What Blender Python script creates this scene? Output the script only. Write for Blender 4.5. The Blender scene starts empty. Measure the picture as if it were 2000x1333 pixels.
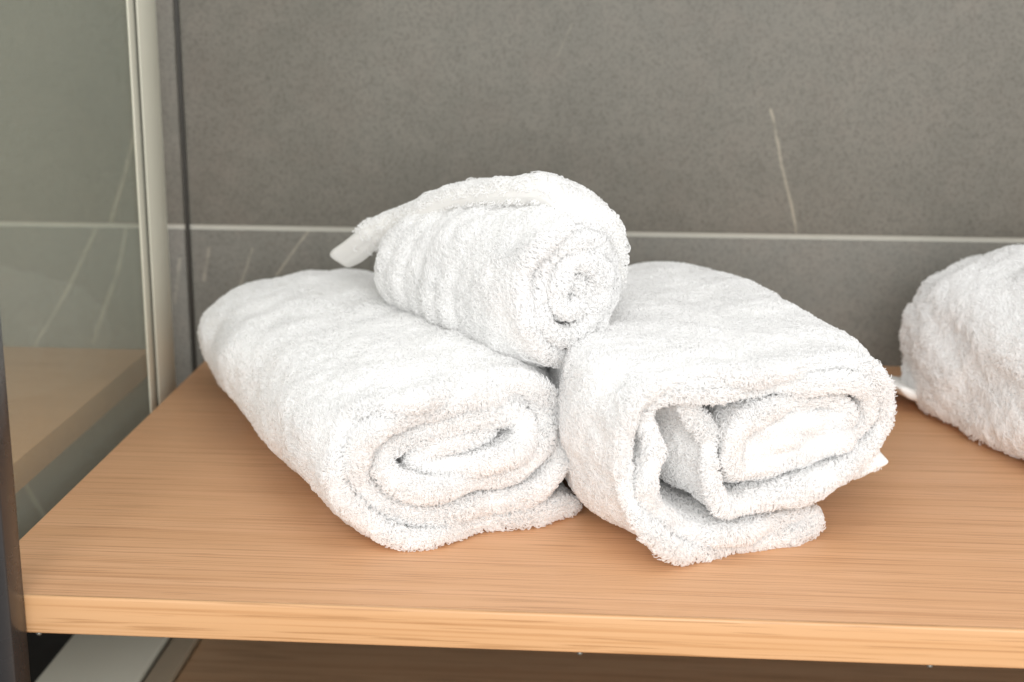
import bpy, math
import numpy as np
from mathutils import Matrix, Vector

RNG = np.random.default_rng(7)
scene = bpy.context.scene
COL = scene.collection

# ------------------------------------------------------------------ camera
cam_d = bpy.data.cameras.new('camera'); cam = bpy.data.objects.new('camera', cam_d); COL.objects.link(cam)
scene.camera = cam
PITCH, YAW, ROLL = (math.radians(a) for a in (14.42, 4.38, 0.14))
fw = np.array([-math.sin(YAW)*math.cos(PITCH), math.cos(YAW)*math.cos(PITCH), -math.sin(PITCH)])
rt = np.array([math.cos(YAW), math.sin(YAW), 0.0]); up = np.cross(rt, fw)
rt, up = math.cos(ROLL)*rt + math.sin(ROLL)*up, -math.sin(ROLL)*rt + math.cos(ROLL)*up
CAM = np.array([0, 0, 0.42])
cam.matrix_world = Matrix(((rt[0], up[0], -fw[0], CAM[0]), (rt[1], up[1], -fw[1], CAM[1]), (rt[2], up[2], -fw[2], CAM[2]), (0, 0, 0, 1)))
cam_d.sensor_width = 36; cam_d.lens = 54.25; cam_d.clip_start = 0.02; cam_d.clip_end = 100
cam_d.dof.use_dof = True; cam_d.dof.focus_distance = 1.10; cam_d.dof.aperture_fstop = 6.3

# ------------------------------------------------------------------ light
world = bpy.data.worlds.new('World'); scene.world = world; world.use_nodes = True
world.node_tree.nodes['Background'].inputs[0].default_value = (1.0, 1.0, 1.0, 1)
world.node_tree.nodes['Background'].inputs[1].default_value = 0.62
def area(name, loc, target, sx, sy, power, col=(1, .992, .98)):
    d = bpy.data.lights.new(name, 'AREA'); d.shape = 'RECTANGLE'; d.size = sx; d.size_y = sy; d.energy = power; d.color = col
    o = bpy.data.objects.new(name, d); COL.objects.link(o); o.location = loc
    o.rotation_euler = (Vector(target)-Vector(loc)).to_track_quat('-Z', 'Y').to_euler()
    return o
area('room_lamp', (0.25, -1.1, 0.80), (0.0, 1.2, 0.0), 2.2, 1.6, 58)
area('ceiling_lamp', (0.1, 0.55, 1.9), (0.0, 1.1, 0.0), 1.2, 0.9, 7)
scene.view_settings.view_transform = 'Standard'; scene.view_settings.look = 'None'
scene.view_settings.exposure = 0.0; scene.view_settings.gamma = 1.0; scene.view_settings.use_curve_mapping = False
cy = scene.cycles
cy.use_adaptive_sampling = True; cy.adaptive_threshold = .025; cy.max_bounces = 12; cy.diffuse_bounces = 10; cy.glossy_bounces = 4; cy.transparent_max_bounces = 16
cy.use_denoising = True; cy.caustics_reflective = False; cy.caustics_refractive = False
scene.cycles_curves.shape = 'RIBBONS'; scene.cycles_curves.subdivisions = 2

# ------------------------------------------------------------------ material helpers
class NT:
    def __init__(s, name):
        s.m = bpy.data.materials.new(name); s.m.use_nodes = True; s.t = s.m.node_tree
        s.b = s.t.nodes['Principled BSDF']; s.out = s.t.nodes['Material Output']
    def n(s, kind, **kw):
        nd = s.t.nodes.new(kind)
        for k, v in kw.items(): setattr(nd, k, v)
        return nd
    def put(s, sock, v):
        if isinstance(v, bpy.types.NodeSocket): s.t.links.new(v, sock)
        else: sock.default_value = v
    def math(s, op, a, b=0.0, c=None, clamp=False):
        nd = s.n('ShaderNodeMath', operation=op, use_clamp=clamp); s.put(nd.inputs[0], a); s.put(nd.inputs[1], b)
        if c is not None: s.put(nd.inputs[2], c)
        return nd.outputs[0]
    def mix(s, f, a, b, blend='MIX'):
        nd = s.n('ShaderNodeMix', data_type='RGBA', blend_type=blend); s.put(nd.inputs[0], f); s.put(nd.inputs[6], a); s.put(nd.inputs[7], b)
        return nd.outputs[2]
    def coord(s, scale=(1, 1, 1), loc=(0, 0, 0)):
        tc = s.n('ShaderNodeTexCoord'); mp = s.n('ShaderNodeMapping')
        s.t.links.new(tc.outputs['Object'], mp.inputs[0]); mp.inputs['Scale'].default_value = scale; mp.inputs['Location'].default_value = loc
        return mp.outputs[0]
    def noise(s, vec, scale, detail=4, rough=.55, dist=0):
        nd = s.n('ShaderNodeTexNoise'); s.put(nd.inputs['Vector'], vec); nd.inputs['Scale'].default_value = scale
        nd.inputs['Detail'].default_value = detail; nd.inputs['Roughness'].default_value = rough; nd.inputs['Distortion'].default_value = dist
        return nd.outputs[0]
    def rng(s, v, a, b, c=0.0, d=1.0):
        nd = s.n('ShaderNodeMapRange'); s.put(nd.inputs[0], v)
        for i, q in enumerate((a, b, c, d)): s.put(nd.inputs[i+1], q)
        return nd.outputs[0]
    def bump(s, h, strength, dist):
        nd = s.n('ShaderNodeBump'); s.put(nd.inputs['Height'], h); nd.inputs['Strength'].default_value = strength; nd.inputs['Distance'].default_value = dist
        s.t.links.new(nd.outputs[0], s.b.inputs['Normal'])
def rgb(r, g, b): return (r, g, b, 1)
def plain(name, col, rough=.5, metal=0, var=.06, scale=40, bump=0.0, spec=.5):
    k = NT(name); v = k.coord(); f = k.noise(v, scale)
    k.put(k.b.inputs['Base Color'], k.mix(f, rgb(*[c*(1-var) for c in col]), rgb(*[min(1, c*(1+var)) for c in col])))
    k.put(k.b.inputs['Roughness'], k.rng(k.noise(v, scale*.3), .3, .7, rough*.85, min(1, rough*1.15)))
    k.b.inputs['Metallic'].default_value = metal; k.b.inputs['Specular IOR Level'].default_value = spec
    if bump: k.bump(f, bump, .001)
    return k.m

def wood_mat(name, base, dark, light, rough=.38, gscale=1.0):
    k = NT(name)
    warp = k.noise(k.coord((1.2, 3, 3)), 2.0, 2)
    v1 = k.coord((1.0, 75*gscale, 75*gscale)); v2 = k.coord((2.0, 460*gscale, 460*gscale)); v3 = k.coord((9, 700*gscale, 700*gscale), (3, 1, 0))
    n1 = k.noise(v1, 1.0, 4, .6, .15); n2 = k.noise(v2, 1.0, 3, .6); n3 = k.noise(v3, 1.0, 2, .5)
    big = k.noise(k.coord((.8, 12*gscale, 12*gscale), (1, 5, 2)), 1.0, 2)
    c = k.mix(k.rng(n1, .3, .7), rgb(*base), rgb(*light))
    c = k.mix(k.math('MULTIPLY', k.rng(n2, .52, .62), .55), c, rgb(*dark))
    c = k.mix(k.math('MULTIPLY', k.rng(n3, .58, .65), .60), c, rgb(*[d*.8 for d in dark]))
    c = k.mix(k.math('MULTIPLY', k.rng(big, .5, .75), .18), c, rgb(*dark))
    c = k.mix(k.math('MULTIPLY', k.rng(warp, .45, .8), .25), c, rgb(*light))
    k.put(k.b.inputs['Base Color'], c)
    k.put(k.b.inputs['Roughness'], k.rng(n2, .3, .7, rough*.9, rough*1.15))
    k.bump(k.math('ADD', n2, n3), .12, .0004)
    return k.m

M = {}
M['wood_top'] = wood_mat('shelf_wood', (.61, .333, .170), (.44, .212, .095), (.68, .390, .214), .40)
M['wood_edge'] = wood_mat('shelf_edge_wood', (.60, .335, .155), (.47, .235, .092), (.68, .41, .215), .40, .75)
M['floor_brown'] = wood_mat('floor_wood', (.42, .260, .140), (.29, .175, .090), (.50, .34, .20), .45, .4)
M['black'] = plain('black_floor', (.012, .012, .011), .55, 0, .3, 60, .1)
M['post'] = plain('dark_bronze_metal', (.030, .029, .030), .28, 0, .1, 120, 0, .6)
M['sage'] = plain('pale_sill_stone', (.66, .67, .57), .45, 0, .04, 18)
M['tan'] = plain('tan_trim', (.42, .36, .26), .5, 0, .1, 25)
M['alu'] = plain('champagne_aluminium', (.78, .765, .64), .40, .05, .03, 30)
M['seal'] = plain('dark_sealant', (.035, .033, .028), .5, 0, .2, 60)
M['gasket'] = plain('grey_gasket', (.17, .17, .14), .6, 0, .1, 50)
M['grout'] = plain('pale_grout', (.50, .485, .425), .85, 0, .06, 150, .2)
M['screw'] = plain('steel_screw', (.22, .22, .20), .35, .6, .05, 90)

def tile_mat(name, veins, tint=(1, 1, 1)):
    k = NT(name); v = k.coord()
    big = k.noise(v, 5.5, 5, .6, .4); mid = k.noise(v, 38, 4, .65); fine = k.noise(v, 300, 3, .65)
    a = k.mix(k.rng(big, .3, .7), rgb(.172*tint[0], .165*tint[1], .140*tint[2]), rgb(.200*tint[0], .191*tint[1], .163*tint[2]))
    a = k.mix(k.math('MULTIPLY', k.rng(mid, .42, .72), .30), a, rgb(.27, .250, .215))
    a = k.mix(k.math('MULTIPLY', k.rng(fine, .45, .72), .65), a, rgb(.10, .093, .08))
    warm = k.noise(k.coord((1, 1, 1), (9, 3, 4)), 21, 3, .6)
    a = k.mix(k.math('MULTIPLY', k.rng(warm, .5, .75), .16), a, rgb(.235, .192, .160))
    sep = k.n('ShaderNodeSeparateXYZ'); k.t.links.new(v, sep.inputs[0]); X, Z = sep.outputs[0], sep.outputs[2]
    wob = k.math('MULTIPLY', k.math('SUBTRACT', k.noise(v, 30, 3), .5), .005)
    brk = k.rng(k.noise(k.coord((1, 1, 1), (2, 7, 5)), 46, 3, .6), .30, .55, .25, 1.0)
    tot = None
    for pts, w, s in veins:
        for (x0, z0), (x1, z1) in zip(pts[:-1], pts[1:]):
            if z0 < z1: x0, z0, x1, z1 = x1, z1, x0, z0
            sl = (x1-x0)/(z1-z0)
            line = k.math('MULTIPLY_ADD', k.math('SUBTRACT', Z, z0), sl, x0)
            dx = k.math('ABSOLUTE', k.math('ADD', k.math('SUBTRACT', X, line), wob))
            msk = k.rng(dx, w*.25, w, 1, 0)
            gate = k.math('MULTIPLY', k.math('GREATER_THAN', Z, z1), k.math('LESS_THAN', Z, z0))
            r = k.math('MULTIPLY', k.math('MULTIPLY', msk, gate), s)
            tot = r if tot is None else k.math('MAXIMUM', tot, r)
    if tot is not None:
        a = k.mix(k.math('MULTIPLY', tot, brk), a, rgb(.47, .43, .34))
    k.put(k.b.inputs['Base Color'], a)
    k.put(k.b.inputs['Roughness'], k.rng(mid, .3, .7, .48, .60)); k.b.inputs['Specular IOR Level'].default_value = .35
    k.bump(k.math('ADD', fine, k.math('MULTIPLY', mid, .5)), .18, .0006)
    return k.m
V_RU = [([(.138, .262), (.153, .202), (.163, .166), (.171, .13)], .0023, .58), ([(-.060, .345), (-.076, .310)], .0022, .15)]
V_RL = [([(-.331, .132), (-.348, .110), (-.368, .083)], .0024, .45), ([(-.392, .112), (-.409, .065)], .0024, .25), ([(-.438, .112), (-.445, .075)], .003, .3)]
V_LU = [([(-.505, .245), (-.526, .183), (-.544, .130)], .0036, .65)]
V_LL = [([(-.556, .133), (-.595, .061), (-.640, -.008), (-.68, -.08)], .0034, .5), ([(-.525, .133), (-.538, .084), (-.554, .045), (-.570, .005)], .0034, .5),
        ([(-.60, -.16), (-.66, -.24)], .005, .5), ([(-.66, -.15), (-.61, -.25)], .005, .5), ([(-.47, .1), (-.478, .05)], .003, .3)]

def glass_mat():
    k = NT('green_glass'); k.t.nodes.remove(k.b)
    lw = k.n('ShaderNodeLayerWeight'); lw.inputs[0].default_value = .5
    f5 = k.math('POWER', lw.outputs['Facing'], 5.0)
    R = k.math('MULTIPLY_ADD', f5, .15, .010)
    tr = k.n('ShaderNodeBsdfTransparent'); tr.inputs[0].default_value = rgb(.965, .982, .952)
    gl = k.n('ShaderNodeBsdfGlossy'); gl.inputs['Roughness'].default_value = .06; gl.inputs[0].default_value = rgb(.96, 1, .97)
    film = k.n('ShaderNodeBsdfDiffuse'); film.inputs[0].default_value = rgb(.43, .455, .39)
    hz = k.rng(k.noise(k.coord((1, 1, .6)), 9, 4), .3, .7, .21, .28)
    mf = k.n('ShaderNodeMixShader'); k.put(mf.inputs[0], hz); k.t.links.new(tr.outputs[0], mf.inputs[1]); k.t.links.new(film.outputs[0], mf.inputs[2])
    mx = k.n('ShaderNodeMixShader'); k.put(mx.inputs[0], R); k.t.links.new(mf.outputs[0], mx.inputs[1]); k.t.links.new(gl.outputs[0], mx.inputs[2])
    k.t.links.new(mx.outputs[0], k.out.inputs[0])
    return k.m
M['glass'] = glass_mat()

def towel_mat(name, col, trans):
    k = NT(name); k.t.nodes.remove(k.b)
    d = k.n('ShaderNodeBsdfDiffuse'); d.inputs[0].default_value = rgb(*col)
    t = k.n('ShaderNodeBsdfTranslucent'); t.inputs[0].default_value = rgb(*col)
    mx = k.n('ShaderNodeMixShader'); mx.inputs[0].default_value = trans
    k.t.links.new(d.outputs[0], mx.inputs[1]); k.t.links.new(t.outputs[0], mx.inputs[2]); k.t.links.new(mx.outputs[0], k.out.inputs[0])
    v = k.coord(); h = k.noise(v, 700, 3, .6); bp = k.n('ShaderNodeBump'); k.put(bp.inputs['Height'], h)
    bp.inputs['Strength'].default_value = .5; bp.inputs['Distance'].default_value = .001
    k.t.links.new(bp.outputs[0], d.inputs['Normal'])
    return k.m
M['cloth'] = towel_mat('white_terry_ground', (.90, .898, .89), .0)
M['pile'] = towel_mat('white_terry_pile', (.968, .967, .964), .38)
def hem_mat():
    k = NT('woven_hem'); v = k.coord()
    w1 = k.n('ShaderNodeTexWave', bands_direction='X'); k.put(w1.inputs[0], v); w1.inputs['Scale'].default_value = 420
    w2 = k.n('ShaderNodeTexWave', bands_direction='Y'); k.put(w2.inputs[0], v); w2.inputs['Scale'].default_value = 420
    k.b.inputs['Base Color'].default_value = rgb(.88, .87, .845); k.b.inputs['Roughness'].default_value = .9; k.b.inputs['Specular IOR Level'].default_value = .1
    k.bump(k.math('ADD', w1.outputs[1], w2.outputs[1]), .25, .0004)
    return k.m
M['hem'] = hem_mat()

# ------------------------------------------------------------------ object helpers
def tag(o, label=None, cat=None, group=None, kind=None):
    if label: o['label'] = label
    if cat: o['category'] = cat
    if group: o['group'] = group
    if kind: o['kind'] = kind
    return o
def empty(name, loc=(0, 0, 0)):
    o = bpy.data.objects.new(name, None); o.empty_display_size = .05; COL.objects.link(o); o.location = loc; return o
def link(name, me, mat, parent=None, smooth=False):
    o = bpy.data.objects.new(name, me); COL.objects.link(o); me.materials.append(mat)
    if smooth: me.polygons.foreach_set('use_smooth', [True]*len(me.polygons))
    if parent:
        o.parent = parent; o.matrix_parent_inverse = Matrix.Translation(-parent.matrix_world.translation if parent.parent else -Vector(parent.location))
    return o
def box(name, lo, hi, mat, parent=None, bevel=0.0, seg=3):
    import bmesh
    bm = bmesh.new(); bmesh.ops.create_cube(bm, size=1)
    for v in bm.verts:
        v.co = Vector([(lo[i]+hi[i])/2 + v.co[i]*(hi[i]-lo[i]) for i in range(3)])
    if bevel: bmesh.ops.bevel(bm, geom=bm.edges[:], offset=bevel, segments=seg, profile=.5, affect='EDGES')
    me = bpy.data.meshes.new(name); bm.to_mesh(me); bm.free()
    return link(name, me, mat, parent, smooth=bool(bevel))

# ------------------------------------------------------------------ setting: tiled wall, floor
WY = 1.561
wall = box('wall', (-1.75, WY+.0022, -.60), (1.25, WY+.12, .95), M['grout']); tag(wall, kind='structure')
def tile(x0, x1, z0, z1, mat): return box('tile', (x0, WY, z0), (x1, WY+.0030+.006, z1), mat, wall, .0006, 2)
gz0, gz1 = .1303, .1358
tile(-.4575, .7425, gz1, .7358, tile_mat('stone_tile_a', V_RU)); tile(-.4575, .7425, -.4697, gz0, tile_mat('stone_tile_b', V_RL, (.96, .97, .98)))
tile(-1.6635, -.4635, gz1, .7358, tile_mat('stone_tile_c', V_LU)); tile(-1.6635, -.4635, -.4697, gz0, tile_mat('stone_tile_d', V_LL, (.96, .97, .98)))
floor = box('floor', (-.452, .2, -.36), (1.25, WY, -.31), M['floor_brown']); tag(floor, kind='structure')
floor2 = box('shower_floor', (-1.75, .2, -.36), (-.452, WY, -.312), M['black']); tag(floor2, kind='structure')
sill = empty('shower_sill', (-.52, 1.45, -.312))
tag(sill, 'pale sage stone sill on the floor below the left end of the shelf', 'sill')
box('slab', (-.588, 1.372, -.3115), (-.484, WY-.001, -.300), M['sage'], sill, .004)
box('trim', (-.480, 1.20, -.3095), (-.452, WY-.001, -.302), M['tan'], sill, .003)

# ------------------------------------------------------------------ shelf
SF, SX = .9225, -.4368
shelf = empty('wooden_shelf', (.2, 1.24, -.027))
tag(shelf, 'light brown wood-grain shelf board carrying the rolled white towels', 'shelf')
box('board', (SX, SF+.0012, -.0268), (.95, WY-.0015, 0), M['wood_top'], shelf, .0008, 2)
box('edge_band', (SX, SF, -.0268), (.95, SF+.0048, .0002), M['wood_edge'], shelf, .0019, 4)
def sphere(name, c, r, mat, parent):
    import bmesh
    bm = bmesh.new(); bmesh.ops.create_uvsphere(bm, u_segments=12, v_segments=8, radius=r)
    for v in bm.verts: v.co = Vector((v.co.x, v.co.y, v.co.z*.8)) + Vector(c)
    me = bpy.data.meshes.new(name); bm.to_mesh(me); bm.free(); return link(name, me, mat, parent, True)
shelf2 = empty('wooden_shelf', (-.9, 1.24, -.027))
tag(shelf2, 'neighbouring wood shelf seen through the glass screen at the far left', 'shelf')
box('board', (-1.5, SF+.0012, -.0268), (-.507, WY-.0015, 0), M['wood_top'], shelf2, .0008, 2)
box('edge_band', (-1.5, SF, -.0268), (-.507, SF+.0040, .0002), M['wood_edge'], shelf2, .0018, 4)
for x in (-.389, -.026, .199): sphere('screw', (x, SF+.005, -.0285), .0022, M['screw'], shelf)
post = empty('shelf_post', (-.408, .909, -.31))
tag(post, 'dark bronze square metal post at the front left corner of the shelf', 'post')
box('tube', (-.4195, .8965, -.3115), (-.3945, .9215, .90), M['post'], post, .0012, 2)
box('foot', (-.426, .890, -.3118), (-.388, .9215, -.306), M['post'], post, .001, 2)

# ------------------------------------------------------------------ glass screen
gs = empty('glass_screen', (-.458, 1.25, -.04))
tag(gs, 'greenish clear glass screen with a pale metal profile left of the shelf', 'glass screen')
box('pane', (-.4603, .935, -.040), (-.4563, 1.4740, .90), M['glass'], gs)
box('edge_profile', (-.4562, 1.4185, -.040), (-.4545, 1.4745, .90), M['alu'], gs, .0006, 2)
box('edge_profile', (-.4562, 1.3920, -.040), (-.4548, 1.4085, .90), M['alu'], gs, .0005, 2)
box('seal', (-.4562, 1.4087, -.040), (-.4557, 1.4183, .90), M['gasket'], gs)
box('seal', (-.4620, WY-.0030, -.040), (-.4575, WY+.0010, .90), M['seal'], gs, .0012, 2)

# ------------------------------------------------------------------ terry towels
def waves(n, lo, hi, seed):
    r = np.random.default_rng(seed); k = r.normal(size=(n, 3)); k /= np.linalg.norm(k, axis=1)[:, None]
    k *= r.uniform(lo, hi, (n, 1)); return k, r.uniform(0, 6.283, n)
def wnoise(p, kw): k, ph = kw; return np.sin(p @ k.T + ph).sum(-1) / math.sqrt(len(ph)/2.0)   # ~unit variance
def catmull(P, m=12):
    P = np.asarray(P, float); Q = np.vstack([2*P[0]-P[1], P, 2*P[-1]-P[-2]]); out = []
    t = np.linspace(0, 1, m, endpoint=False)[:, None]
    for i in range(1, len(Q)-2):
        a, b, c, d = Q[i-1], Q[i], Q[i+1], Q[i+2]
        out.append(.5*((2*b)+(-a+c)*t+(2*a-5*b+4*c-d)*t*t+(-a+3*b-3*c+d)*t**3))
    out.append(P[-1:]); return np.vstack(out)
def resample(P, n):
    s = np.r_[0, np.cumsum(np.linalg.norm(np.diff(P, axis=0), axis=1))]; q = np.linspace(0, s[-1], n)
    return np.stack([np.interp(q, s, P[:, i]) for i in range(P.shape[1])], 1), q

def sheet_mesh(name, C, T, mat, parent, lip=6, cap0=True, cap1=True, sq=1.0):
    """C [ns,nw,3] mid-surface, T [ns,nw] thickness: a closed sheet with rounded rims. Returns object, V [ns,nk,3], side [nk], kw [nk]."""
    ns, nw, _ = C.shape
    ds = np.gradient(C, axis=0); dw = np.gradient(C, axis=1)
    N = np.cross(ds, dw); N /= np.linalg.norm(N, axis=2)[..., None] + 1e-12
    Wd = dw/(np.linalg.norm(dw, axis=2)[..., None] + 1e-12)
    prof = np.ones(ns); m = 7; x = (np.arange(m)+.15)/m
    e = np.sqrt(np.clip(1-(1-x)**2, 0, 1))
    if cap0: prof[:m] = e
    if cap1: prof[-m:] = e[::-1]
    H = T*prof[:, None]/2
    cols, side, kw = [], [], []
    for j in range(nw): cols.append(C[:, j]+N[:, j]*H[:, j, None]); side.append(1); kw.append(j)
    for a in np.linspace(90, -90, lip+2)[1:-1]:
        a = math.radians(a); cols.append(C[:, -1]+N[:, -1]*H[:, -1, None]*math.copysign(abs(math.sin(a))**sq, math.sin(a))+Wd[:, -1]*H[:, -1, None]*math.cos(a)**sq); side.append(2); kw.append(nw-1)
    for j in range(nw-1, -1, -1): cols.append(C[:, j]-N[:, j]*H[:, j, None]); side.append(-1); kw.append(j)
    for a in np.linspace(-90, 90, lip+2)[1:-1]:
        a = math.radians(a); cols.append(C[:, 0]+N[:, 0]*H[:, 0, None]*math.sin(a)-Wd[:, 0]*H[:, 0, None]*math.cos(a)); side.append(0); kw.append(0)
    V = np.stack(cols, 1); nk = V.shape[1]
    idx = np.arange(ns*nk).reshape(ns, nk); i2 = np.roll(idx, -1, axis=1)
    F = np.stack([idx[:-1], i2[:-1], i2[1:], idx[1:]], -1).reshape(-1, 4)
    caps = [list(idx[0][::-1]), list(idx[-1])]
    nF = len(F); tot = np.r_[np.full(nF, 4), [nk, nk]]; st = np.r_[0, np.cumsum(tot)[:-1]]
    me = bpy.data.meshes.new(name); me.vertices.add(ns*nk); me.vertices.foreach_set('co', V.reshape(-1).astype(np.float32))
    vi = np.r_[F.reshape(-1), caps[0], caps[1]].astype(np.int32)
    me.loops.add(len(vi)); me.loops.foreach_set('vertex_index', vi)
    me.polygons.add(nF+2); me.polygons.foreach_set('loop_start', st.astype(np.int32)); me.polygons.foreach_set('loop_total', tot.astype(np.int32))
    me.update(calc_edges=True); me.validate()
    o = link(name, me, mat, parent, True)
    return o, V, np.array(side), np.array(kw)

FLOW = [waves(9, 25, 90, 100+i) for i in range(3)]
FLEN = waves(12, 60, 420, 200)
def pile(V, weight, n, length, rad, parent, seed, lipmask=None, flip=1.0, clump=.0032, floor=None):
    """terry pile: n short fibres rooted on the quad grid V, density ~ weight, gathered in small tufts"""
    r = np.random.default_rng(seed); ns, nk, _ = V.shape
    V2 = np.concatenate([V, V[:, :1]], 1); w2 = np.concatenate([weight, weight[:, :1]], 1)
    a, b, c, d = V2[:-1, :-1], V2[:-1, 1:], V2[1:, 1:], V2[1:, :-1]
    Nf = np.cross(c-a, d-b); A = np.linalg.norm(Nf, axis=2); Nf = Nf/(A[..., None]+1e-15)*flip
    wt = (A*(w2[:-1, :-1]+w2[:-1, 1:]+w2[1:, 1:]+w2[1:, :-1])/4).reshape(-1)
    f = r.choice(len(wt), n, p=wt/wt.sum()); i, j = np.unravel_index(f, A.shape)
    u, v = r.random((n, 1)), r.random((n, 1))
    p = (a[i, j]*(1-u)+d[i, j]*u)*(1-v)+(b[i, j]*(1-u)+c[i, j]*u)*v
    # smooth normals
    Nv = np.zeros_like(V2); Nv[:-1, :-1] += Nf; Nv[1:, :-1] += Nf; Nv[:-1, 1:] += Nf; Nv[1:, 1:] += Nf
    Nv[:, 0] += Nv[:, -1]; Nv[:, -1] = Nv[:, 0]
    nn = (Nv[i, j]*(1-u)+Nv[i+1, j]*u)*(1-v)+(Nv[i, j+1]*(1-u)+Nv[i+1, j+1]*u)*v
    nn /= np.linalg.norm(nn, axis=1)[:, None]+1e-12
    if floor is not None:
        keep = ~((p[:, 2] < floor) & (nn[:, 2] < -.75)); p, nn = p[keep], nn[keep]
        i, j = i[keep], j[keep]; n = len(p)
    L = length*(1+.22*np.clip(wnoise(p, FLEN), -2, 2))*r.uniform(.65, 1.25, n)
    lip = np.zeros(n)
    if lipmask is not None: lip = lipmask[j % nk]
    flow = np.stack([wnoise(p, k) for k in FLOW], 1)
    lat = flow*.55+r.normal(size=(n, 3))*.75; lat -= nn*(lat*nn).sum(1)[:, None]
    lat *= (1-.45*lip)[:, None]; L = L*(1+.40*lip)
    cell = np.floor(p/clump); h = np.sin(cell @ np.array([[127.1, 269.5, 113.5], [311.7, 183.3, 271.9], [74.7, 246.1, 124.6]]))*43758.5453
    cc = (cell+.5+(h-np.floor(h)-.5)*.8)*clump
    tc = cc-p; tc -= nn*(tc*nn).sum(1)[:, None]
    l = L[:, None]
    lp = lip[:, None]
    P = np.stack([p-nn*.0006, p+nn*l*.60+lat*l*.08+tc*.25, p+nn*l*.96+lat*l*.42+tc*.6, p+nn*l*(.62+.33*lp)+lat*l*.85+tc*.65], 1)
    if floor is not None: P[..., 2] = np.maximum(P[..., 2], .0006)
    cu = bpy.data.hair_curves.new('terry_pile'); cu.add_curves([4]*n)
    cu.attributes['position'].data.foreach_set('vector', P.reshape(-1).astype(np.float32))
    R = np.tile(np.array([1.0, 1.0, 1.0, .7]), (n, 1))*rad*r.uniform(.75, 1.25, (n, 1))
    ra = cu.attributes.get('radius') or cu.attributes.new('radius', 'FLOAT', 'POINT')
    ra.data.foreach_set('value', R.reshape(-1).astype(np.float32))
    o = bpy.data.objects.new('terry_pile', cu); COL.objects.link(o); cu.materials.append(M['pile'])
    o.parent = parent
    tag(o, kind='stuff'); return o

Zv = np.array([0, 0, 1.0])
def rolled(name, label, cat, base, e, a, profile, length, thick, ns, nw, nh, seed, group, shape, outer, front_w=.035, fibre=.0026, frad=.00032, lipboost=3.0, tmod=None):
    """towel rolled along axis a; profile is the section of the roll at its front end in (u along e, z)"""
    root = empty(name, tuple(base)); tag(root, label, cat, group)
    P, q = resample(catmull(profile), ns)
    for _ in range(3): P[1:-1] = .25*P[:-2]+.5*P[1:-1]+.25*P[2:]
    sfrac = np.linspace(0, 1, ns)
    wl = np.linspace(0, 1, nw)**1.25*length
    U = np.repeat(P[:, :1], nw, 1); Z = np.repeat(P[:, 1:], nw, 1); W = np.repeat(wl[None], ns, 0)
    U, Z, W = shape(U, Z, W, sfrac[:, None], q[:, None])
    T = np.full((ns, nw), thick)
    if tmod: T = T*tmod(P)[:, None]
    Z = np.maximum(Z, thick/2+.0004)
    C = base+U[..., None]*e+W[..., None]*a+Z[..., None]*Zv
    sh, V, side, kw = sheet_mesh('rolled_sheet', C, T, M['cloth'], root)
    # make sure outward = away from the roll's axis for the outer wrap
    nk = V.shape[1]; wgt = np.zeros((ns, nk))
    lipm = (side == 0).astype(float)
    near = np.where(kw < nw, wl[np.minimum(kw, nw-1)], 0) < front_w
    wgt[:, near] = .55
    wgt[:, side == 0] = lipboost
    out_s = (sfrac >= outer[0]) & (sfrac < outer[1])
    mid = C[:, nw//2].mean(0)
    o_side = 1
    ds = np.gradient(C, axis=0); dw = np.gradient(C, axis=1); N = np.cross(ds, dw)[:, nw//2]
    so = out_s; rad = C[so, nw//2]-mid
    o_side = 1 if ((rad*N[so]).sum(1) > 0).mean() > .5 else -1
    wgt[np.ix_(out_s, side == o_side)] = 1.0
    wgt[np.ix_(out_s, side == 2)] = 1.0
    ct = V.reshape(-1, 3).mean(0)
    # outward orientation of the closed sheet surface
    fl = 1.0
    jm = int(np.where((side == 1))[0][nw//2]); tvec = V[ns//2, jm]-C[ns//2, nw//2]
    fn = np.cross(V[ns//2+1, jm+1]-V[ns//2, jm], V[ns//2+1, jm]-V[ns//2, jm+1])
    if fn @ tvec < 0: fl = -1.0
    pile(V, wgt, nh, fibre, frad, sh, seed, lipm, fl, floor=.006)
    return root, sh, C

def unit(x, y): v = np.array([x, y, 0.0]); return v/np.linalg.norm(v)
GRP = 'rolled white towels on the shelf'
def sm(x, a, b): t = np.clip((x-a)/(b-a), 0, 1); return t*t*(3-2*t)

# left towel
L_PROF = [(.166, .0085), (.133, .0105), (.098, .0098), (.063, .0080), (.03, .0065), (.004, .011), (-.016, .026), (-.031, .047), (-.037, .066), (-.034, .084), (-.021, .1), (-.001, .11), (.029, .117), (.064, .121), (.098, .121), (.125, .112), (.142, .093), (.144, .072), (.138, .047), (.121, .032), (.093, .0245), (.057, .0225), (.03, .024), (.008, .031), (-.007, .044), (-.0155, .06), (-.016, .076), (-.01, .088), (.008, .0955), (.031, .101), (.057, .108), (.081, .1075), (.105, .105), (.122, .096), (.128, .081), (.122, .064), (.105, .052), (.081, .0445), (.05, .0425), (.024, .046), (.007, .056), (.003, .067), (.010, .076), (.031, .082), (.051, .089), (.071, .093), (.093, .092), (.108, .085), (.108, .073), (.095, .063), (.07, .057), (.044, .057), (.028, .063), (.039, .070), (.057, .075), (.077, .079), (.089, .081)]
nzL = waves(8, 18, 60, 11); nzL2 = waves(10, 60, 160, 12)
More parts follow.
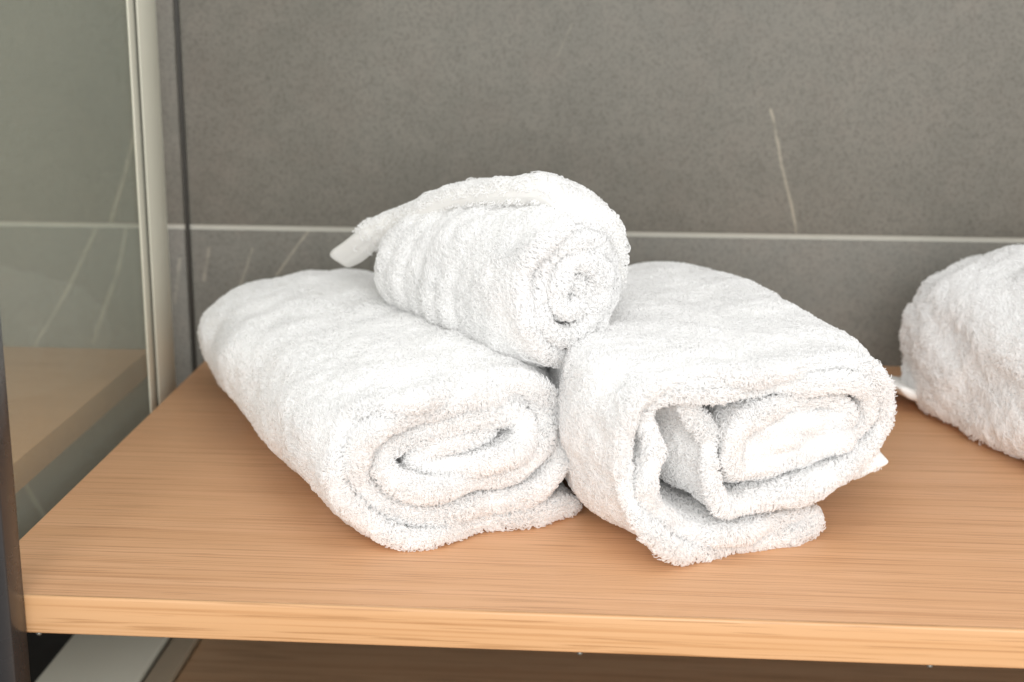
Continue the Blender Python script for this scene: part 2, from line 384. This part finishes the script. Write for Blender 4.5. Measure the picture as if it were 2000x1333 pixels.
def shapeL(U, Z, W, s, q):
    cu, cz = .055, .062
    dw = .006*np.sin(q*31+.5)+.005*np.sin(q*67+2)-.004*sm(s, .3, 1)
    k = 1-.10*sm(W, .25, .46)-.12*sm(W, .40, .46)
    k = k*(1-.05*(1-sm(W, 0, .05))*(s < .35))
    U2 = cu+(U-cu)*k; Z2 = .0065+(Z-.0065)*(k-.02*sm(W, .05, .3))
    U2 = U2+.013*sm(U, .07, .14)*sm(W, -.01, .10)*sm(Z, .015, .05)
    pts = np.stack([U2*2.5, Z2*2.5, W*1.3], -1)
    g = sm(W, .0, .05)
    dd = .0016*wnoise(pts, nzL)*(.4+.6*g)+.0006*wnoise(np.stack([U2*1.0, Z2*1.0, W*1.2+U2*.5], -1), nzL2)
    wr = .0010*np.sin((W*1.0+U2*.35-Z2*.3)*110+2*np.sin(q*9))*sm(W, .05, .2)
    rr = np.sqrt((U2-cu)**2+(Z2-cz)**2)+1e-6
    return U2+(U2-cu)/rr*(dd+wr), Z2+(Z2-cz)/rr*(dd+wr), W+dw*(1-sm(W, 0, .12))
eL = unit(.885, .466); aL = np.array([-eL[1], eL[0], 0]); bL = np.array([-.1738, 1.0243, 0])
rolled('rolled_towel', 'fluffy white towel rolled in an oval spiral on the left of the pile', 'towel', bL, eL, aL, L_PROF, .46, .0118, 460, 80, 230000, 1, GRP, shapeL, (0, .42), tmod=lambda P: 1+.18*sm(np.linspace(0, 1, len(P)), .35, .5)+.6*np.exp(-((P[:, 0]-.125)/.04)**2-(np.maximum(P[:, 1]-.012, 0)/.004)**2))

# right towel: folded in half, the fold lies on the board as a tail, then loosely rolled
R_OUT = [(.088, .013), (.078, .0055), (.046, .005), (.009, .005), (-.02, .009), (-.044, .022), (-.061, .04), (-.068, .062), (-.071, .081), (-.07, .102), (-.067, .117), (-.058, .127), (-.042, .132), (-.01, .134), (.032, .133), (.075, .133), (.1, .132), (.12, .125), (.134, .11), (.14, .093), (.139, .079), (.131, .067), (.117, .058), (.088, .049), (.051, .042), (.022, .036), (.006, .038), (-.003, .052), (-.006, .068), (-.004, .084), (-.010, .097), (-.020, .108), (-.026, .114)]
R_IN = [(.088, .013), (.06, .018), (.016, .017), (-.02, .024), (-.044, .039), (-.054, .056), (-.05, .071), (-.048, .085), (-.053, .101), (-.057, .113), (-.049, .121), (-.031, .1235), (-.003, .122), (.033, .122), (.069, .122), (.095, .121), (.115, .113), (.125, .099), (.124, .085), (.109, .076), (.079, .069), (.05, .063), (.025, .060), (.013, .066), (.010, .079), (.012, .092), (.022, .103), (.045, .107), (.07, .108), (.092, .106), (.106, .097), (.103, .088), (.083, .083), (.056, .079), (.035, .076)]
R_PROF = R_OUT[::-1]+R_IN[1:]
nzR = waves(8, 18, 60, 21); nzR2 = waves(10, 60, 160, 22)
eR = unit(.9023, .4311); aR = unit(-.24, .97); bR = np.array([.0636, 1.0316, 0])
nR_o = len(R_OUT)-1
def shapeR(U, Z, W, s, q):
    cu, cz = .035, .070
    dw = .006*np.sin(q*27+1.0)+.004*np.sin(q*61+.4)
    k = 1-.08*sm(W, .24, .40)-.15*sm(W, .33, .40)
    bul = (1+.04*sm(W, 0, .05))
    U2 = cu+(U-cu)*k*bul; Z2 = .0055+(Z-.0055)*k*(1+.03*sm(W, 0, .06))
    U2 = U2-.024*sm(W, .08, .38)*sm(U, .04, .12)
    U2 = U2-.024*sm(W, 0, .07)*(1-sm(s, .09, .15))*(1-sm(U, -.002, .014))
    bl = (1-(1-sm(s, .09, .15)))*sm(W, -.01, .08)*sm(-U, -.005, .065)
    U2 = U2-.016*bl; Z2 = Z2-.010*bl*np.clip(1-Z/.12, 0, 1)
    pts = np.stack([U2*2.5, Z2*2.5, W*1.2], -1); g = sm(W, 0, .05)
    dd = .0015*wnoise(pts, nzR)*(.4+.6*g)+.0005*wnoise(np.stack([U2, Z2, W*1.2], -1), nzR2)
    rr = np.sqrt((U2-cu)**2+(Z2-cz)**2)+1e-6
    return U2+(U2-cu)/rr*dd, Z2+(Z2-cz)/rr*dd, W+dw*(1-sm(W, 0, .1))
def plen(P): P = catmull(P); return np.linalg.norm(np.diff(P, axis=0), axis=1).sum()
fR = plen(R_OUT)/(plen(R_OUT)+plen(R_IN))
def tmodR(P):
    m = np.exp(-((P[:, 0]-.070)/.045)**2-((P[:, 1]-.046)/.009)**2)
    return 1+.75*m
def rolledR():
    return rolled('rolled_towel', 'loosely rolled white towel with a gaping open end, right of the pile', 'towel', bR, eR, aR, R_PROF, .41, .0098, 520, 76, 320000, 2, GRP, shapeR, (.10, fR+.01), front_w=.10, tmod=tmodR)
rootR, shR, CR = rolledR()
def hem_tab():
    A, B, Cc, D = (np.array(p) for p in [[.0960, .0660], [.1340, .0650], [.1460, .0515], [.1120, .0455]])
    n1, n2 = 26, 22; su = np.linspace(0, 1, n1)[:, None, None]; tv = np.linspace(0, 1, n2)[None, :, None]
    P = (A*(1-su)+B*su)*(1-tv)+(D*(1-su)+Cc*su)*tv
    w = (.0110*(1-su[..., 0])**1.5+.001-.005*tv[..., 0]+.012*su[..., 0]**2-.003*np.sin(su[..., 0]*5+tv[..., 0]*2))
    C = bR+P[..., :1]*eR+w[..., None]*aR+P[..., 1:]*Zv
    o, V, side, kw = sheet_mesh('hem', C, np.full((n1, n2), .0075), M['hem'], rootR, sq=.6)
    jm = n2//2; tvv = V[13, jm]-C[13, jm]; fn = np.cross(V[14, jm+1]-V[13, jm], V[14, jm]-V[13, jm+1])
    pile(V, np.repeat(np.clip(1.2-1.6*np.linspace(0, 1, n1), 0, 1)[:, None], V.shape[1], 1), 3200, .0018, .0003, o, 56, None, 1.0 if fn @ tvv > 0 else -1.0)
    tag(o, 'flat woven hem corner poking out of the roll')
hem_tab()
def inner_fold():
    # the innermost turns are crumpled so that the cloth faces the room
    top = resample(catmull([(.012, .0985), (.036, .0995), (.061, .1005), (.090, .0985), (.112, .0950)]), 70)[0]
    bot = resample(catmull([(.0065, .0560), (.030, .0555), (.0575, .0580), (.090, .0640), (.119, .0715)]), 70)[0]
    n2 = 50; tv = np.linspace(0, 1, n2)[None, :, None]; P = top[:, None]*(1-tv)+bot[:, None]*tv
    su = np.linspace(0, 1, 70)[:, None]; t2 = tv[..., 0]
    edge = np.minimum(1, np.minimum(np.minimum(su, 1-su)*6, np.minimum(t2, 1-t2)*5)); edge = edge*edge*(3-2*edge)
    crease = .0065*np.exp(-((t2-.30-.16*su)/.06)**2)*sm(su, .25, .6)+.0060*np.exp(-((t2-.72+.25*su)/.07)**2)*sm(1-su, .2, .6)
    w = .012-.014*edge+crease+.0022*np.sin(su*9+t2*4)+.0015*np.sin(su*21-t2*9)
    C = bR+P[..., :1]*eR+w[..., None]*aR+P[..., 1:]*Zv
    o, V, side, kw = sheet_mesh('inner_fold', C, np.full((70, n2), .008), M['cloth'], rootR)
    jm = n2//2; tvv = V[35, jm]-C[35, jm]; fn = np.cross(V[36, jm+1]-V[35, jm], V[36, jm]-V[35, jm+1])
    pile(V, np.ones((70, V.shape[1])), 22000, .0021, .00027, o, 55, None, 1.0 if fn @ tvv > 0 else -1.0)
inner_fold()

# small towel on top
Tf = np.array([-.0440, 1.104, .1755]); Tb = np.array([-.183, 1.277, .154])
aT = (Tb-Tf)/np.linalg.norm(Tb-Tf); eT = unit(aT[1], -aT[0])
th = np.linspace(0, 2*math.pi*3.15, 76)
T_PROF = []
for i, t in enumerate(th):
    r = .0510-.0150*t/(2*math.pi)
    r *= 1+.05*math.sin(2*t+.6)
    wv = min(1, max(0, t/6.283-.8)); r *= 1+.13*wv*math.sin(2*t+1.3)+.07*wv*math.sin(3*t)
    T_PROF.append((r*math.cos(.9+t)*1.02, r*math.sin(.9+t)+.060))
nzT = waves(8, 20, 70, 31); nzT2 = waves(10, 60, 160, 32)
def shapeT(U, Z, W, s, q):
    cu, cz = .0, .060
    dw = .006*np.sin(q*38+.5)*sm(s, .2, .5)+.003*np.sin(q*80)-.010*sm(s, .45, .95)
    k = 1-.14*sm(W, .08, .225)-.25*sm(W, .19, .225)-.05*(1-sm(W, 0, .03))
    U2 = cu+(U-cu)*k; Z2 = cz+(Z-cz)*k
    sag = (1-sm(W, .05, .14))*sm(cz-Z, -.01, .05); Z2 = Z2-.010*sag
    dd = .0012*wnoise(np.stack([U2*2.5, Z2*2.5, W*1.5], -1), nzT)+.0006*wnoise(np.stack([U2, Z2, W], -1), nzT2)
    wr = .0013*np.sin((W+U2*.45+Z2*.2)*230+1.5*np.sin(q*14))*sm(W, .03, .12)
    rr = np.sqrt((U2-cu)**2+(Z2-cz)**2)+1e-6
    return U2+(U2-cu)/rr*(dd+wr), Z2+(Z2-cz)/rr*(dd+wr), W+dw*(1-sm(W, 0, .06))
bT = Tf-Zv*.060
rootT, shT, CT = rolled('rolled_towel', 'small white towel rolled on top of the pile with its hem loose', 'towel', bT, eT, aT, T_PROF, .22, .0110, 300, 60, 110000, 3, GRP, shapeT, (0, .60))
# its loose end: a sheet that leaves the roll at the back, comes over the crown and sticks out past the rear end
def flap():
    TT = .0195
    ts = np.array([.004, .044, .082, .122, .155, .186, .225, .264, .300])
    fo = np.array([.002, -.006, -.012, -.017, -.020, -.023, -.026, -.030, -.032])     # how far the free edge comes over the crown towards the room
    nw = 90; t = np.linspace(ts[0], ts[-1], nw)
    zt = np.interp(t, [.004, .022, .045, .092, .149, .217, .300], [.228, .2365, .2405, .2345, .2200, .197, .1645])
    bmp = np.exp(-((t-.040)/.040)**2)
    for _ in range(6): zt[1:-1] = (zt[:-2]+zt[1:-1]+zt[2:])/3
    fo = np.interp(t, ts, fo)
    ns = 44; s = np.linspace(0, 1, ns)
    C = np.zeros((ns, nw, 3))
    aH = unit(aT[0], aT[1])
    for j in range(nw):
        rr = .0620-.032*sm(t[j], .17, .29)
        span = math.radians(85)*(1-.50*sm(t[j], .2, .30))
        ph = fo[j]/rr+s*span
        rad = rr-.009*sm(s, .3, 1)*(1-sm(t[j], .2, .25))
        wob = .0012*np.sin(t[j]*55+s*3)
        ctr = Tf*np.array([1, 1, 0])+aH*t[j]+Zv*(zt[j]-rr)
        C[:, j] = ctr+np.outer((rad+wob)*np.sin(ph), eT)+np.outer((rad+wob)*np.cos(ph), Zv)
    T = (TT+.003*bmp[None]+.004*sm(t, .22, .28)[None])*(1-.70*sm(s, .25, .9)[:, None])
    o, V, side, kw = sheet_mesh('loose_end', C, T, M['hem'], rootT, sq=.45)
    w = np.ones((ns, V.shape[1])); w[:4] = .35
    w *= (1-sm(t, .225, .27))[np.minimum(kw, nw-1)][None]; w[:, side == 2] = 0
    jm = nw//2; tv = V[ns//2, jm]-C[ns//2, jm]
    fn = np.cross(V[ns//2+1, jm+1]-V[ns//2, jm], V[ns//2+1, jm]-V[ns//2, jm+1])
    pile(V, w, 26000, .0030, .00032, o, 33, None, 1.0 if fn @ tv > 0 else -1.0)
flap()

# towel at the right edge of the shelf
a4 = unit(-.36, .93); e4 = np.array([a4[1], -a4[0], 0]); b4 = np.array([.2734, 1.3894, 0])+e4*.015-a4*.430
F_PROF = [(.10, .0065), (.05, .0065), (.015, .0065), (-.006, .010), (-.013, .024), (-.0135, .048), (-.012, .075), (-.006, .102), (.009, .125), (.036, .139), (.078, .144), (.125, .136), (.150, .108), (.157, .072), (.148, .036), (.115, .0205)]
for t in np.linspace(.35, 2*math.pi*1.7, 46):
    r = 1-.155*t/(2*math.pi); an = -math.pi/2-t
    F_PROF.append((.070+.068*r*math.cos(an), .076+.051*r*math.sin(an)))
nz4 = waves(8, 18, 60, 41); nz42 = waves(10, 60, 160, 42)
def shape4(U, Z, W, s, q):
    cu, cz = .065, .0775
    k = 1-.10*sm(W, .42, .47)
    U2 = cu+(U-cu)*k; Z2 = .0065+(Z-.0065)*k
    dd = .0020*wnoise(np.stack([U2*2.5, Z2*2.5, W*1.3], -1), nz4)+.0008*wnoise(np.stack([U2, Z2, W], -1), nz42)
    rr = np.sqrt((U2-cu)**2+(Z2-cz)**2)+1e-6
    return U2+(U2-cu)/rr*dd, Z2+(Z2-cz)/rr*dd, W
root4, sh4, C4 = rolled('rolled_towel', 'white towel cut off by the right edge of the picture, apart from the pile', 'towel', b4, e4, a4, F_PROF, .47, .0125, 380, 70, 170000, 4, GRP, shape4, (0, .52), fibre=.0034, frad=.00034)
def tail4():
    P, q = resample(catmull([(.03, .012), (.0, .013), (-.022, .018), (-.036, .026)]), 26); wl = np.linspace(.435, .492, 24)
    C = b4+P[:, None, :1]*e4+wl[None, :, None]*a4+P[:, None, 1:]*Zv
    o, V, side, kw = sheet_mesh('hem', C, np.full((26, 24), .010), M['hem'], root4)
tail4()
